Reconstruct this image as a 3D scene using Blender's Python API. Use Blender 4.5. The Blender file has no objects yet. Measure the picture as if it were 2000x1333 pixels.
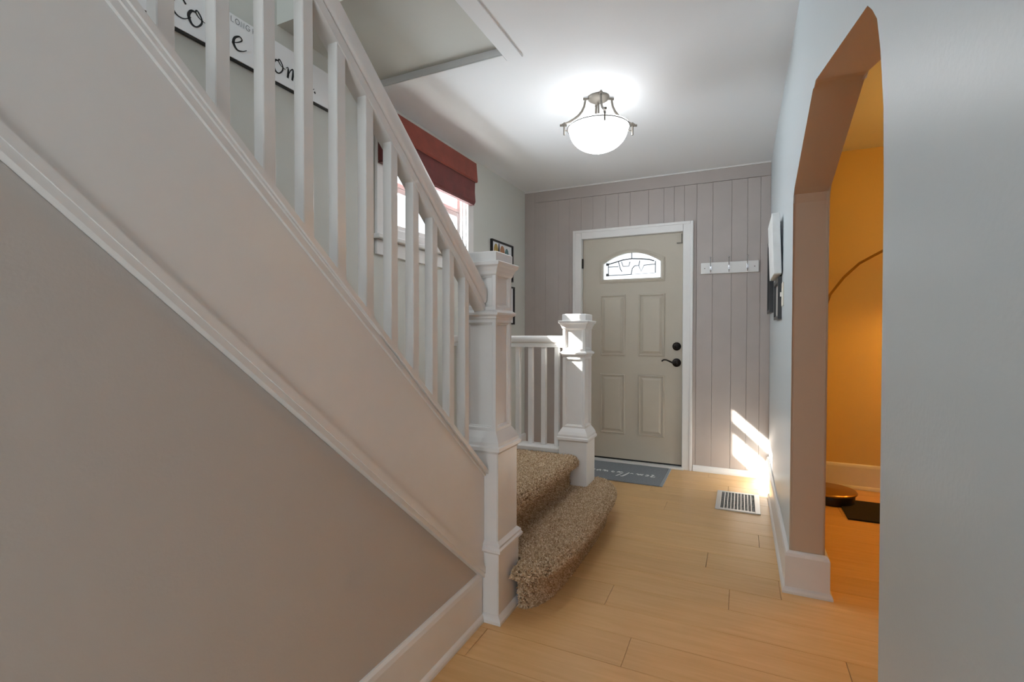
import bpy, bmesh, math, random
import numpy as np
from mathutils import Vector, Matrix
random.seed(7)
C = bpy.context.scene
COL = C.collection

# ------------------------------------------------------------------ camera, sky, sun, big lights, exposure
cam_d = bpy.data.cameras.new('camera')
cam = bpy.data.objects.new('camera', cam_d); COL.objects.link(cam)
F_PX, YAW, PITCH, ROLL, EYE = 961.586, 0.4359, -0.0174, 0.0009, 1.1885
cam_d.sensor_width = 36.0; cam_d.lens = 36.0 * F_PX / 2000.0; cam_d.clip_start = 0.02
fwd = Vector((-math.sin(YAW)*math.cos(PITCH), math.cos(YAW)*math.cos(PITCH), math.sin(PITCH)))
rgt = Vector((math.cos(YAW), math.sin(YAW), 0)); up = rgt.cross(fwd)
r2 = rgt*math.cos(ROLL) + up*math.sin(ROLL); u2 = -rgt*math.sin(ROLL) + up*math.cos(ROLL)
M = Matrix.Identity(4)
for i in range(3):
    M[i][0] = r2[i]; M[i][1] = u2[i]; M[i][2] = -fwd[i]
M.translation = Vector((0, 0, EYE))
cam.matrix_world = M
C.camera = cam

w = bpy.data.worlds.new('sky'); C.world = w; w.use_nodes = True
bg = w.node_tree.nodes['Background']; bg.inputs[0].default_value = (0.86, 0.93, 1.0, 1); bg.inputs[1].default_value = 1.7

def light(name, kind, loc, energy, color=(1, 1, 1), size=0.1, size_y=None, direction=None):
    l = bpy.data.lights.new(name, kind); l.energy = energy; l.color = color
    if kind == 'AREA':
        l.size = size
        if size_y: l.shape = 'RECTANGLE'; l.size_y = size_y
    elif kind == 'SUN': l.angle = size
    else: l.shadow_soft_size = size
    o = bpy.data.objects.new(name, l); COL.objects.link(o); o.location = loc
    if direction: o.rotation_euler = Vector(direction).to_track_quat('-Z', 'Y').to_euler()
    return o
light('sun', 'SUN', (-6, -3, 7), 40.0, (1.0, 0.95, 0.86), 0.009, direction=(1.0, 0.615, -0.875))
# added fill light behind the camera, and daylight from the stair head above
light('rear_fill_light', 'AREA', (-0.45, -2.42, 1.45), 9.0, (0.84, 0.93, 1.0), 1.0, 1.8, direction=(0, 1, -0.03))
light('stair_head_daylight', 'AREA', (-1.45, -0.6, 4.3), 26.0, (0.90, 0.96, 1.0), 0.8, 1.4, direction=(0, 0.1, -1))
light('landing_window_daylight', 'AREA', (-2.35, 2.86, 1.95), 52.0, (0.88, 0.95, 1.0), 0.9, 0.6, direction=(1, 0.0, -0.12))

C.view_settings.view_transform = 'Standard'; C.view_settings.look = 'None'
C.view_settings.gamma = 1.0; C.view_settings.use_curve_mapping = False
C.view_settings.exposure = 0.46
C.cycles.use_denoising = True
C.cycles.max_bounces = 10; C.cycles.diffuse_bounces = 7; C.cycles.transparent_max_bounces = 12

# ------------------------------------------------------------------ key dimensions (metres)
R, T = 0.208, 0.140            # face of the right wall, its thickness
D, H = 4.486, 2.569            # door wall, ceiling
WL = -1.95                     # window wall
SW = -0.977                    # wall under the stairs
A1, A2 = 2.575, 0.985          # archway, far and near jamb
NX, N1Y, N2Y = -0.990, 1.880, 3.155
LAND = 0.385

# ------------------------------------------------------------------ materials
def lin(c):
    f = lambda v: v/12.92 if v <= 0.04045 else ((v+0.055)/1.055)**2.4
    return tuple(f(x/255.0) for x in c) + (1.0,)
def mat(name, rgb, rough=0.5, metal=0.0, bump=0.0, bscale=200.0, var=0.0, vscale=3.0, spec=0.5, sheen=0.0):
    m = bpy.data.materials.new(name); m.use_nodes = True
    nt = m.node_tree; p = nt.nodes['Principled BSDF']
    c = lin(rgb)
    p.inputs['Base Color'].default_value = c; p.inputs['Roughness'].default_value = rough
    p.inputs['Metallic'].default_value = metal; p.inputs['Specular IOR Level'].default_value = spec
    if sheen: p.inputs['Sheen Weight'].default_value = sheen
    tc = nt.nodes.new('ShaderNodeNewGeometry')
    if var:
        n = nt.nodes.new('ShaderNodeTexNoise'); n.inputs['Scale'].default_value = vscale; n.inputs['Detail'].default_value = 6
        nt.links.new(tc.outputs['Position'], n.inputs['Vector'])
        r = nt.nodes.new('ShaderNodeValToRGB')
        r.color_ramp.elements[0].position = 0.3; r.color_ramp.elements[1].position = 0.7
        r.color_ramp.elements[0].color = tuple(x*(1-var) for x in c[:3]) + (1,)
        r.color_ramp.elements[1].color = tuple(min(1, x*(1+var)) for x in c[:3]) + (1,)
        nt.links.new(n.outputs['Fac'], r.inputs['Fac']); nt.links.new(r.outputs['Color'], p.inputs['Base Color'])
    if bump:
        n = nt.nodes.new('ShaderNodeTexNoise'); n.inputs['Scale'].default_value = bscale; n.inputs['Detail'].default_value = 4
        nt.links.new(tc.outputs['Position'], n.inputs['Vector'])
        b = nt.nodes.new('ShaderNodeBump'); b.inputs['Strength'].default_value = bump; b.inputs['Distance'].default_value = 0.004
        nt.links.new(n.outputs['Fac'], b.inputs['Height']); nt.links.new(b.outputs['Normal'], p.inputs['Normal'])
    return m
M_WALL = mat('wall_paint_light_grey', (212, 214, 212), 0.6, bump=0.10, bscale=160)
M_WALLR = mat('wall_paint_satin_grey', (198, 207, 212), 0.38, bump=0.10, bscale=110)
M_STAIRWALL = mat('wall_paint_greige', (190, 184, 179), 0.6, bump=0.08, bscale=160)
M_GREEN = mat('wall_paint_sage_grey', (203, 205, 200), 0.6, bump=0.08, bscale=160)
M_CEIL = mat('ceiling_paint', (232, 234, 237), 0.7, bump=0.08, bscale=120)
M_TAUPE = mat('panelling_taupe', (178, 169, 165), 0.45, var=0.03, vscale=6)
M_TRIM = mat('trim_white', (226, 225, 224), 0.32, var=0.012, vscale=14)
M_DOOR = mat('door_paint_beige', (188, 180, 166), 0.42, var=0.02, vscale=8)
M_ROOM2 = mat('wall_paint_straw', (222, 194, 134), 0.6, bump=0.08, bscale=140)
M_ARCHSHADE = mat('arch_shade_tan', (194, 173, 152), 0.6, bump=0.08, bscale=140)  # arch lining: warm brown shade put into the base colour
M_BLACK = mat('frame_black', (18, 18, 19), 0.35)
M_BRONZE = mat('oil_rubbed_bronze', (40, 36, 34), 0.28, metal=0.9)
M_NICKEL = mat('brushed_nickel', (112, 106, 98), 0.5, metal=0.35)
M_DARKRIM = mat('rim_dark_metal', (52, 50, 48), 0.6)  # dark metal of the ring round the lamp bowl
M_BRASS = mat('aged_brass', (176, 140, 78), 0.28, metal=0.95)
M_CHROME = mat('hook_chrome', (205, 205, 208), 0.2, metal=1.0)
M_STEEL = mat('register_steel', (205, 205, 202), 0.35, metal=0.35)
M_DARK = mat('register_pit', (16, 16, 17), 0.8)
M_MAT = mat('mat_grey', (130, 136, 143), 0.9, bump=0.5, bscale=700, var=0.12, vscale=90)
M_MATEDGE = mat('mat_binding', (150, 158, 168), 0.8, var=0.06, vscale=60)
M_PRINT = mat('white_print', (228, 230, 232), 0.8)
M_INK = mat('black_ink', (22, 26, 30), 0.6)
M_GREYINK = mat('grey_ink', (120, 124, 130), 0.6)
M_BOARD = mat('white_board', (238, 240, 243), 0.5)
M_RUG = mat('black_rug', (12, 11, 12), 0.95, bump=0.4, bscale=500)
M_BLIND = mat('blind_suede_red', (102, 38, 36), 0.9, var=0.22, vscale=13, bump=0.15, bscale=260, sheen=0.3)
M_BLINDUP = mat('blind_suede_rust', (132, 52, 34), 0.9, var=0.20, vscale=13, bump=0.15, bscale=260, sheen=0.3)
M_UNDERLAY = mat('carpet_backing', (128, 104, 80), 1.0, var=0.2, vscale=160)
M_SLAB = mat('subfloor', (84, 58, 36), 0.9)
M_LEAD = mat('window_lead', (84, 86, 90), 0.6)

def wood():
    m = bpy.data.materials.new('maple_planks'); m.use_nodes = True
    nt = m.node_tree; p = nt.nodes['Principled BSDF']; L = nt.links.new
    geo = nt.nodes.new('ShaderNodeNewGeometry'); oi = nt.nodes.new('ShaderNodeObjectInfo')
    add = nt.nodes.new('ShaderNodeVectorMath'); add.operation = 'MULTIPLY_ADD'
    L(oi.outputs['Random'], add.inputs[0]); add.inputs[1].default_value = (37, 53, 11); L(geo.outputs['Position'], add.inputs[2])
    mp = nt.nodes.new('ShaderNodeMapping'); mp.inputs['Scale'].default_value = (1.6, 22, 22); L(add.outputs[0], mp.inputs['Vector'])
    n1 = nt.nodes.new('ShaderNodeTexNoise'); n1.inputs['Scale'].default_value = 2.2; n1.inputs['Detail'].default_value = 9; n1.inputs['Distortion'].default_value = 0.5
    L(mp.outputs[0], n1.inputs['Vector'])
    r = nt.nodes.new('ShaderNodeValToRGB'); e = r.color_ramp.elements
    e[0].position = 0.22; e[0].color = lin((204, 161, 106)); e[1].position = 0.78; e[1].color = lin((219, 179, 126))
    L(n1.outputs['Fac'], r.inputs['Fac'])
    n2 = nt.nodes.new('ShaderNodeTexNoise'); n2.inputs['Scale'].default_value = 2.4; n2.inputs['Detail'].default_value = 3
    L(add.outputs[0], n2.inputs['Vector'])
    hsv = nt.nodes.new('ShaderNodeHueSaturation')
    v1 = nt.nodes.new('ShaderNodeMath'); v1.operation = 'MULTIPLY_ADD'; v1.inputs[1].default_value = 0.10; v1.inputs[2].default_value = 0.90
    L(oi.outputs['Random'], v1.inputs[0])
    v2 = nt.nodes.new('ShaderNodeMath'); v2.operation = 'MULTIPLY_ADD'; v2.inputs[1].default_value = 0.18; L(n2.outputs['Fac'], v2.inputs[0]); L(v1.outputs[0], v2.inputs[2])
    L(v2.outputs[0], hsv.inputs['Value']); L(r.outputs['Color'], hsv.inputs['Color']); L(hsv.outputs[0], p.inputs['Base Color'])
    p.inputs['Roughness'].default_value = 0.34
    b = nt.nodes.new('ShaderNodeBump'); b.inputs['Strength'].default_value = 0.06; b.inputs['Distance'].default_value = 0.003
    L(n1.outputs['Fac'], b.inputs['Height']); L(b.outputs['Normal'], p.inputs['Normal'])
    return m
M_WOOD = wood()

def pile_mat():
    m = bpy.data.materials.new('frieze_pile'); m.use_nodes = True
    nt = m.node_tree; p = nt.nodes['Principled BSDF']
    a = nt.nodes.new('ShaderNodeAttribute'); a.attribute_name = 'tone'
    r = nt.nodes.new('ShaderNodeValToRGB'); e = r.color_ramp.elements
    e[0].position = 0.0; e[0].color = lin((106, 78, 54)); e[1].position = 1.0; e[1].color = lin((238, 220, 194))
    k = r.color_ramp.elements.new(0.22); k.color = lin((166, 136, 104))
    k = r.color_ramp.elements.new(0.6); k.color = lin((201, 175, 143))
    nt.links.new(a.outputs['Fac'], r.inputs['Fac']); nt.links.new(r.outputs['Color'], p.inputs['Base Color'])
    p.inputs['Roughness'].default_value = 1.0; p.inputs['Specular IOR Level'].default_value = 0.1
    return m
M_PILE = pile_mat()

def glass_mat(name, tint, frost):
    m = bpy.data.materials.new(name); m.use_nodes = True
    nt = m.node_tree; nt.nodes.clear(); L = nt.links.new
    out = nt.nodes.new('ShaderNodeOutputMaterial')
    tr = nt.nodes.new('ShaderNodeBsdfTransparent'); tr.inputs[0].default_value = tint
    gl = nt.nodes.new('ShaderNodeBsdfGlossy'); gl.inputs['Roughness'].default_value = 0.02
    mx = nt.nodes.new('ShaderNodeMixShader'); mx.inputs[0].default_value = 0.05; L(tr.outputs[0], mx.inputs[1]); L(gl.outputs[0], mx.inputs[2])
    last = mx
    if frost:
        tl = nt.nodes.new('ShaderNodeBsdfTranslucent'); tl.inputs[0].default_value = (0.95, 0.96, 0.97, 1)
        m2 = nt.nodes.new('ShaderNodeMixShader'); m2.inputs[0].default_value = frost
        L(mx.outputs[0], m2.inputs[1]); L(tl.outputs[0], m2.inputs[2]); last = m2
    L(last.outputs[0], out.inputs[0])
    return m
M_GLASS = glass_mat('clear_glass', (0.97, 0.98, 0.98, 1), 0)
M_LITE = glass_mat('textured_glass', (0.95, 0.96, 0.96, 1), 0.3)

def emis(name, rgb, strength):
    m = bpy.data.materials.new(name); m.use_nodes = True
    p = m.node_tree.nodes['Principled BSDF']
    p.inputs['Base Color'].default_value = (0.9, 0.9, 0.88, 1)
    p.inputs['Emission Color'].default_value = rgb + (1,); p.inputs['Emission Strength'].default_value = strength
    p.inputs['Roughness'].default_value = 0.3
    return m
M_BOWL = emis('lit_opal_glass', (0.97, 0.985, 1.0), 9.0)
M_BOWLIN = emis('opal_glass_inside', (0.97, 0.985, 1.0), 0.7)
M_BULB = emis('lit_bulb', (1.0, 0.7, 0.35), 12.0)

# ------------------------------------------------------------------ builders
def link(name, me, m, parent=None):
    o = bpy.data.objects.new(name, me); COL.objects.link(o)
    if m and not me.materials: me.materials.append(m)
    if parent: o.parent = parent
    return o
def build(name, bm, m, parent=None, smooth=False):
    me = bpy.data.meshes.new(name)
    bmesh.ops.recalc_face_normals(bm, faces=bm.faces)
    if smooth:
        for f in bm.faces: f.smooth = True
    bm.to_mesh(me); bm.free()
    if smooth:
        try: me.set_sharp_from_angle(angle=math.radians(38))
        except Exception: pass
    return link(name, me, m, parent)
def thing(name, label=None, cat=None, loc=(0, 0, 0), group=None, kind=None):
    o = bpy.data.objects.new(name, None); COL.objects.link(o); o.location = loc; o.empty_display_size = 0.05
    return tag(o, label, cat, group, kind)
def tag(o, label=None, cat=None, group=None, kind=None):
    if label: o['label'] = label
    if cat: o['category'] = cat
    if group: o['group'] = group
    if kind: o['kind'] = kind
    return o
def struct(o): o['kind'] = 'structure'; return o
def box(bm, x0, x1, y0, y1, z0, z1, bev=0.0, seg=2):
    ret = bmesh.ops.create_cube(bm, size=1.0)
    vs = ret['verts']
    for v in vs:
        v.co = Vector((x0 + (v.co.x+0.5)*(x1-x0), y0 + (v.co.y+0.5)*(y1-y0), z0 + (v.co.z+0.5)*(z1-z0)))
    if bev:
        es = list({e for v in vs for e in v.link_edges})
        bmesh.ops.bevel(bm, geom=es, offset=bev, segments=seg, profile=0.5, affect='EDGES')
def boxm(name, m, parent, *a, **k):
    bm = bmesh.new(); box(bm, *a, **k); return build(name, bm, m, parent)
def prism(bm, pts, axis, a, b):
    """polygon pts (in the two other axes, in order) extruded along axis from a to b"""
    def mk(p, t):
        if axis == 'x': return (t, p[0], p[1])
        if axis == 'y': return (p[0], t, p[1])
        return (p[0], p[1], t)
    v0 = [bm.verts.new(mk(p, a)) for p in pts]; v1 = [bm.verts.new(mk(p, b)) for p in pts]
    n = len(pts); fs = [bm.faces.new(v0[::-1]), bm.faces.new(v1)]
    for i in range(n):
        fs.append(bm.faces.new((v0[i], v0[(i+1) % n], v1[(i+1) % n], v1[i])))
    return fs
def tube(bm, pts, r, seg=8, rr=None, caps=True):
    pts = [Vector(p) for p in pts]; n = len(pts); rings = []
    prev = None
    for i, p in enumerate(pts):
        t = (pts[min(i+1, n-1)] - pts[max(i-1, 0)]).normalized()
        if prev is None:
            a = Vector((0, 0, 1)) if abs(t.z) < 0.9 else Vector((1, 0, 0))
            u = t.cross(a).normalized()
        else:
            u = (prev - t*prev.dot(t)).normalized()
        prev = u; v = t.cross(u)
        q = rr[i] if rr else r
        rings.append([bm.verts.new(p + u*q*math.cos(2*math.pi*k/seg) + v*q*math.sin(2*math.pi*k/seg)) for k in range(seg)])
    for i in range(n-1):
        for k in range(seg):
            bm.faces.new((rings[i][k], rings[i][(k+1) % seg], rings[i+1][(k+1) % seg], rings[i+1][k]))
    if caps:
        bm.faces.new(rings[0][::-1]); bm.faces.new(rings[-1])
def lathe(bm, prof, c=(0, 0, 0), seg=32, axis='z'):
    rings = []
    for (r, h) in prof:
        ring = []
        for k in range(seg):
            a = 2*math.pi*k/seg; x, y = max(r, 1e-5)*math.cos(a), max(r, 1e-5)*math.sin(a)
            if axis == 'z': co = (c[0]+x, c[1]+y, c[2]+h)
            else: co = (c[0]+x, c[1]-h, c[2]+y)      # axis -y: profile height runs towards the viewer
            ring.append(bm.verts.new(co))
        rings.append(ring)
    for i in range(len(rings)-1):
        for k in range(seg):
            bm.faces.new((rings[i][k], rings[i][(k+1) % seg], rings[i+1][(k+1) % seg], rings[i+1][k]))
    bm.faces.new(rings[0][::-1]); bm.faces.new(rings[-1])
def square(bm, prof, cx, cy):
    """square 'turning': list of (half width, z)"""
    rings = []
    for h, z in prof:
        rings.append([bm.verts.new((cx+sx*h, cy+sy*h, z)) for sx, sy in ((-1, -1), (1, -1), (1, 1), (-1, 1))])
    for i in range(len(rings)-1):
        for k in range(4):
            bm.faces.new((rings[i][k], rings[i][(k+1) % 4], rings[i+1][(k+1) % 4], rings[i+1][k]))
    bm.faces.new(rings[0][::-1]); bm.faces.new(rings[-1])
def panelled(bm, cx, cy, h, z0, z1, mx, depth):
    """square post length with a sunk, bevelled panel on each side"""
    square(bm, [(h, z0), (h, z1)], cx, cy)
    sides = [f for f in bm.faces if abs(f.normal.z) < 0.5]
    bm.normal_update()
    sides = [f for f in bm.faces if abs(f.normal.z) < 0.5]
    bmesh.ops.inset_individual(bm, faces=sides, thickness=mx, depth=0)
    bmesh.ops.inset_individual(bm, faces=sides, thickness=0.006, depth=-depth*0.55)
    bmesh.ops.inset_individual(bm, faces=sides, thickness=0.004, depth=0)
    bmesh.ops.inset_individual(bm, faces=sides, thickness=0.003, depth=-depth*0.45)
def ribbon(bm, pts, width, origin, du, dv, dn, th=0.0012):
    """flat printed stroke: pts are (u, v[, width factor]) in a plane given by du, dv, normal dn"""
    P = []
    for q in pts: P.append((Vector((q[0], q[1])), q[2] if len(q) > 2 else 1.0))
    top = []
    for i, (p, f) in enumerate(P):
        t = (P[min(i+1, len(P)-1)][0] - P[max(i-1, 0)][0])
        t = t.normalized() if t.length > 1e-9 else Vector((1, 0))
        nrm = Vector((-t.y, t.x))*width*f*0.5
        pr = []
        for s in (1, -1):
            q = p + nrm*s
            pr.append(bm.verts.new(origin + du*q.x + dv*q.y + dn*th))
        top.append(pr)
    for i in range(len(top)-1):
        try: bm.faces.new((top[i][0], top[i][1], top[i+1][1], top[i+1][0]))
        except ValueError: pass
def smooth_path(pts, n=8):
    out = []
    P = [tuple(p) if len(p) > 2 else tuple(p)+(1.0,) for p in pts]
    for i in range(len(P)-1):
        p0 = P[max(i-1, 0)]; p1 = P[i]; p2 = P[i+1]; p3 = P[min(i+2, len(P)-1)]
        for k in range(n):
            t = k/n
            out.append(tuple(0.5*((2*p1[j]) + (-p0[j]+p2[j])*t + (2*p0[j]-5*p1[j]+4*p2[j]-p3[j])*t*t + (-p0[j]+3*p1[j]-3*p2[j]+p3[j])*t**3) for j in range(3)))
    out.append(P[-1])
    return out
def copy_of(o, name=None, parent=None):
    c = o.copy(); COL.objects.link(c)
    if parent: c.parent = parent
    return c

# ------------------------------------------------------------------ floor
floor = thing('floor', kind='structure')
sub = boxm('subfloor', M_SLAB, floor, WL, 3.2, -2.6, D+0.02, -0.06, -0.0145)
PW, PL = 0.185, 1.22
def plank_mesh(l, wd):
    bm = bmesh.new(); box(bm, 0.0007, l-0.0007, 0.0007, wd-0.0007, -0.014, 0.0)
    top = [e for e in bm.edges if all(v.co.z > -0.001 for v in e.verts)]
    bmesh.ops.bevel(bm, geom=top, offset=0.0012, segments=1, affect='EDGES')
    me = bpy.data.meshes.new('plank'); bmesh.ops.recalc_face_normals(bm, faces=bm.faces); bm.to_mesh(me); bm.free()
    me.materials.append(M_WOOD); return me
pm_cache = {}
fixed = {0: -0.04, 1: 0.171, -2: 0.352, 4: 0.10}
for k in range(-14, 12):
    y0 = 2.286 + PW*k; y1 = min(y0+PW, D)
    if y1 - y0 < 0.02: continue
    off = fixed.get(k, ((k*0.437) % 1.0)*PL)
    xa = -1.0 if y1 < 3.3 else WL
    xb = 2.9 if y1 > 0.9 else R+0.1
    x = off - math.ceil((off-xa)/PL)*PL
    while x < xb:
        s, e = max(x, xa), min(x+PL, xb)
        if e - s > 0.03:
            key = (round(e-s, 3), round(y1-y0, 3))
            if key not in pm_cache: pm_cache[key] = plank_mesh(*key)
            o = link('plank', pm_cache[key], M_WOOD, floor); o.location = (s, y0, 0)
        x += PL

# ------------------------------------------------------------------ ceiling with the stairwell opening
OX, OY, RZ = -1.085, 2.215, 2.604
bm = bmesh.new()
box(bm, OX, R+T, -2.6, D+0.1, H, H+0.2)
box(bm, WL-0.2, OX, OY, D+0.1, H, H+0.2)
box(bm, R+T, 3.2, 0.2, D+0.1, H, H+0.2)
ceiling = struct(build('ceiling', bm, M_CEIL))
boxm('stairhead_soffit', M_GREEN, ceiling, WL-0.2, OX, 1.62, OY, RZ, H+0.2)
# flat casing round the opening
bm = bmesh.new()
box(bm, OX, OX+0.085, -1.0, OY+0.055, H-0.007, H-0.0005, bev=0.003)
box(bm, WL+0.001, OX, OY, OY+0.055, H-0.007, H-0.0005, bev=0.003)
struct(build('trim_1', bm, M_CEIL))
# stair head above
bm = bmesh.new()
box(bm, WL-0.2, 0.4, -2.6, 1.62, 4.7, 4.8)
box(bm, -0.2, -0.1, -2.6, 1.62, H+0.2, 4.7)
box(bm, WL-0.2, -0.1, 1.62, 1.72, H+0.2, 4.7)
box(bm, WL-0.2, -0.1, -2.7, -2.6, H+0.2, 4.7)
struct(build('wall_upper', bm, M_WALL))

# ------------------------------------------------------------------ walls
# right wall with the tented archway
arch = [(A1, 0), (A1, 1.775), (2.560, 1.812), (2.52, 1.828), (1.905, 1.994), (1.875, 1.998), (1.845, 1.994), (1.12, 1.798),
        (1.075, 1.778), (1.035, 1.738), (1.008, 1.67), (0.994, 1.56), (A2, 1.42), (A2, 0)]
outline = [(-2.6, 0), (-2.6, H), (D, H), (D, 0)] + arch
bm = bmesh.new(); prism(bm, outline, 'x', R, R+T)
bm.edges.ensure_lookup_table()
key = {(round(p[0], 4), round(p[1], 4)) for p in arch}
es = []
for e in bm.edges:
    a, b = e.verts
    if abs(a.co.x-b.co.x) < 1e-5 and all((round(v.co.y, 4), round(v.co.z, 4)) in key for v in e.verts): es.append(e)
bmesh.ops.bevel(bm, geom=es, offset=0.012, segments=3, profile=0.5, affect='EDGES')
bm.normal_update()
for f in bm.faces:      # archway lining coloured tan, the soffit's brown shade put into its colour
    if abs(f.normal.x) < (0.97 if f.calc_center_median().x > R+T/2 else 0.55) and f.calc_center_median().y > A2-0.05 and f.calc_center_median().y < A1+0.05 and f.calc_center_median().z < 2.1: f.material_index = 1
wr = struct(build('wall_right', bm, M_WALLR)); wr.data.materials.append(M_ARCHSHADE)

# window wall
WY0, WY1, WZ0, WZ1 = 2.345, 3.335, 1.765, 2.46
bm = bmesh.new()
box(bm, WL-0.2, WL, -2.6, WY0, -0.06, 4.7)
box(bm, WL-0.2, WL, WY1, D+0.1, -0.06, 2.8)
box(bm, WL-0.2, WL, WY0, WY1, -0.06, WZ0)
box(bm, WL-0.2, WL, WY0, WY1, WZ1, 2.8)
struct(build('wall_left', bm, M_GREEN))

# wall under the stairs (its top follows the stringer)
def low(y): return 0.683 + 0.876*(1.2-y)
bm = bmesh.new()
prism(bm, [(-0.221, 0), (1.784, 0), (1.784, low(1.784)), (-0.221, low(-0.221))], 'x', SW-0.055, SW)
box(bm, SW-0.055, SW, -2.6, -0.221, 0, H)
prism(bm, [(-0.221, 2.405), (0.38, 1.877), (0.38, H), (-0.221, H)], 'x', SW-0.055, SW)
struct(build('wall_stair', bm, M_STAIRWALL))
# unseen rear wall, its opening added to go with the fill light
bm = bmesh.new()
box(bm, WL-0.2, -1.0, -2.72, -2.6, -0.06, H+0.2); box(bm, 0.1, R+T, -2.72, -2.6, -0.06, H+0.2)
box(bm, -1.0, 0.1, -2.72, -2.6, -0.06, 0.5); box(bm, -1.0, 0.1, -2.72, -2.6, 2.4, H+0.2)
struct(build('wall_rear', bm, M_WALL))
# second room shell
bm = bmesh.new()
box(bm, R+T, 3.2, D, D+0.1, -0.06, H)
box(bm, 3.1, 3.2, 0.2, D, -0.06, H)
box(bm, R+T, 3.2, 0.1, 0.2, -0.06, H)
struct(build('wall_far_room', bm, M_ROOM2))

# ------------------------------------------------------------------ door wall: backing, planks, head board
DX0, DX1, DZ1 = -1.372, -0.452, 2.068
wb = thing('wall_back', kind='structure')
bm = bmesh.new()
box(bm, WL-0.2, DX0, D+0.014, D+0.12, -0.06, H); box(bm, DX1, R+T, D+0.014, D+0.12, -0.06, H)
box(bm, DX0, DX1, D+0.014, D+0.12, DZ1, H)
build('backing', bm, M_TAUPE, wb)
cuts = [WL, -1.845, -1.73, -1.60, -1.49, -1.372, -1.26, -1.14, -1.023, -0.916, -0.754, -0.623, -0.537, -0.452, -0.352, -0.225, -0.079, 0.039, 0.135, R]
HB = 2.455
for a, b in zip(cuts[:-1], cuts[1:]):
    z0 = DZ1 if (a >= DX0-0.001 and b <= DX1+0.001) else 0.0
    z1 = H if b <= -1.844 else HB
    bm = bmesh.new(); gp = 0.0007 if b > -1.1 else 0.0004
    bm2 = None
    box(bm, a+gp, b-gp, D, D+0.014, z0, z1-0.001)
    es = [e for e in bm.edges if all(v.co.y < D+0.001 for v in e.verts)]
    bmesh.ops.bevel(bm, geom=es, offset=0.0016 if b > -1.1 else 0.0009, segments=1, affect='EDGES')
    build('plank', bm, M_TAUPE, wb)
bm = bmesh.new(); box(bm, -1.8438, R-0.001, D-0.004, D+0.014, HB+0.001, H-0.006, bev=0.003); build('head_board', bm, M_TAUPE, wb)
bm = bmesh.new(); box(bm, WL+0.001, R-0.001, D-0.012, D-0.0045, H-0.012, H-0.0005); build('ceiling_bead', bm, M_TRIM, wb)

# ------------------------------------------------------------------ baseboards
def base_profile(h=0.195):
    # (projection, height)
    return [(0, 0), (0.030, 0), (0.030, 0.010), (0.026, 0.020), (0.018, 0.028), (0.018, h-0.022), (0.014, h-0.008), (0.006, h), (0, h)]
def baseboard_y(bm, x, s, y0, y1, h=0.195):
    prism(bm, [(x+s*p, z) for p, z in base_profile(h)], 'y', y0, y1)
bm = bmesh.new(); baseboard_y(bm, SW, 1, -2.6, 1.770); struct(build('baseboard_left', bm, M_TRIM))
bm = bmesh.new()
# mitred run: along the hall face, round the far jamb and a little of the room side
pr = base_profile(0.19)
path = [((R, D-0.03), (-1, 0)), ((R, A1), (-1, -1)), ((R+T, A1), (1, -1)), ((R+T, D), (1, 0))]
rings = []
for (px, py), (sx, sy) in path:
    rings.append([bm.verts.new((px+sx*p, py+sy*p, z)) for p, z in pr])
for i in range(len(rings)-1):
    n = len(pr)
    for k in range(n):
        bm.faces.new((rings[i][k], rings[i][(k+1) % n], rings[i+1][(k+1) % n], rings[i+1][k]))
bm.faces.new(rings[0]); bm.faces.new(rings[-1])
struct(build('baseboard_right', bm, M_TRIM))
bm = bmesh.new(); prism(bm, [(R+p, z) for p, z in [(-q, z) for q, z in pr]], 'y', -2.6, A2-0.002); struct(build('baseboard_near', bm, M_TRIM))
bm = bmesh.new(); prism(bm, [(D-0.001-p*0.7, z) for p, z in base_profile(0.05)], 'x', -0.37, R-0.032); struct(build('baseboard_back', bm, M_TRIM))
bm = bmesh.new(); prism(bm, [(D-p, z) for p, z in base_profile(0.19)], 'x', R+T+0.031, 3.1); struct(build('baseboard_far_room', bm, M_TRIM))
bm = bmesh.new(); prism(bm, [(WL+p, z) for p, z in base_profile(0.19)], 'y', 3.25, D-0.001); struct(build('baseboard_foyer', bm, M_TRIM))

# ------------------------------------------------------------------ window above the landing
win = thing('window_1', kind='structure')
bm = bmesh.new()   # casing: two legs and head
CW, CL = 0.085, 0.065
box(bm, WL+0.001, WL+0.022, WY1, WY1+CW, WZ0+0.002, WZ1, bev=0.004)
box(bm, WL+0.001, WL+0.022, WY0-CL, WY0, WZ0+0.002, WZ1, bev=0.004)
box(bm, WL+0.001, WL+0.018, WY0-CL, WY1+CW, WZ1, WZ1+0.06, bev=0.003)
build('casing', bm, M_TRIM, win)
bm = bmesh.new()   # jamb lining steps
GX = -2.02
for s, y in ((1, WY0), (-1, WY1)):
    box(bm, WL-0.19, WL, min(y, y+s*0.006), max(y, y+s*0.006), WZ0, WZ1)
    box(bm, GX-0.06, GX+0.045, min(y+s*0.006, y+s*0.016), max(y+s*0.006, y+s*0.016), WZ0, WZ1)
build('jamb_lining', bm, M_TRIM, win)
boxm('stool', M_TRIM, win, WL-0.15, WL+0.055, WY0-CL-0.022, WY1+CW+0.022, WZ0-0.028, WZ0, bev=0.006)
boxm('apron', M_TRIM, win, WL+0.001, WL+0.020, WY0-CL, WY1+CW, WZ0-0.118, WZ0-0.03, bev=0.004)
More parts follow.
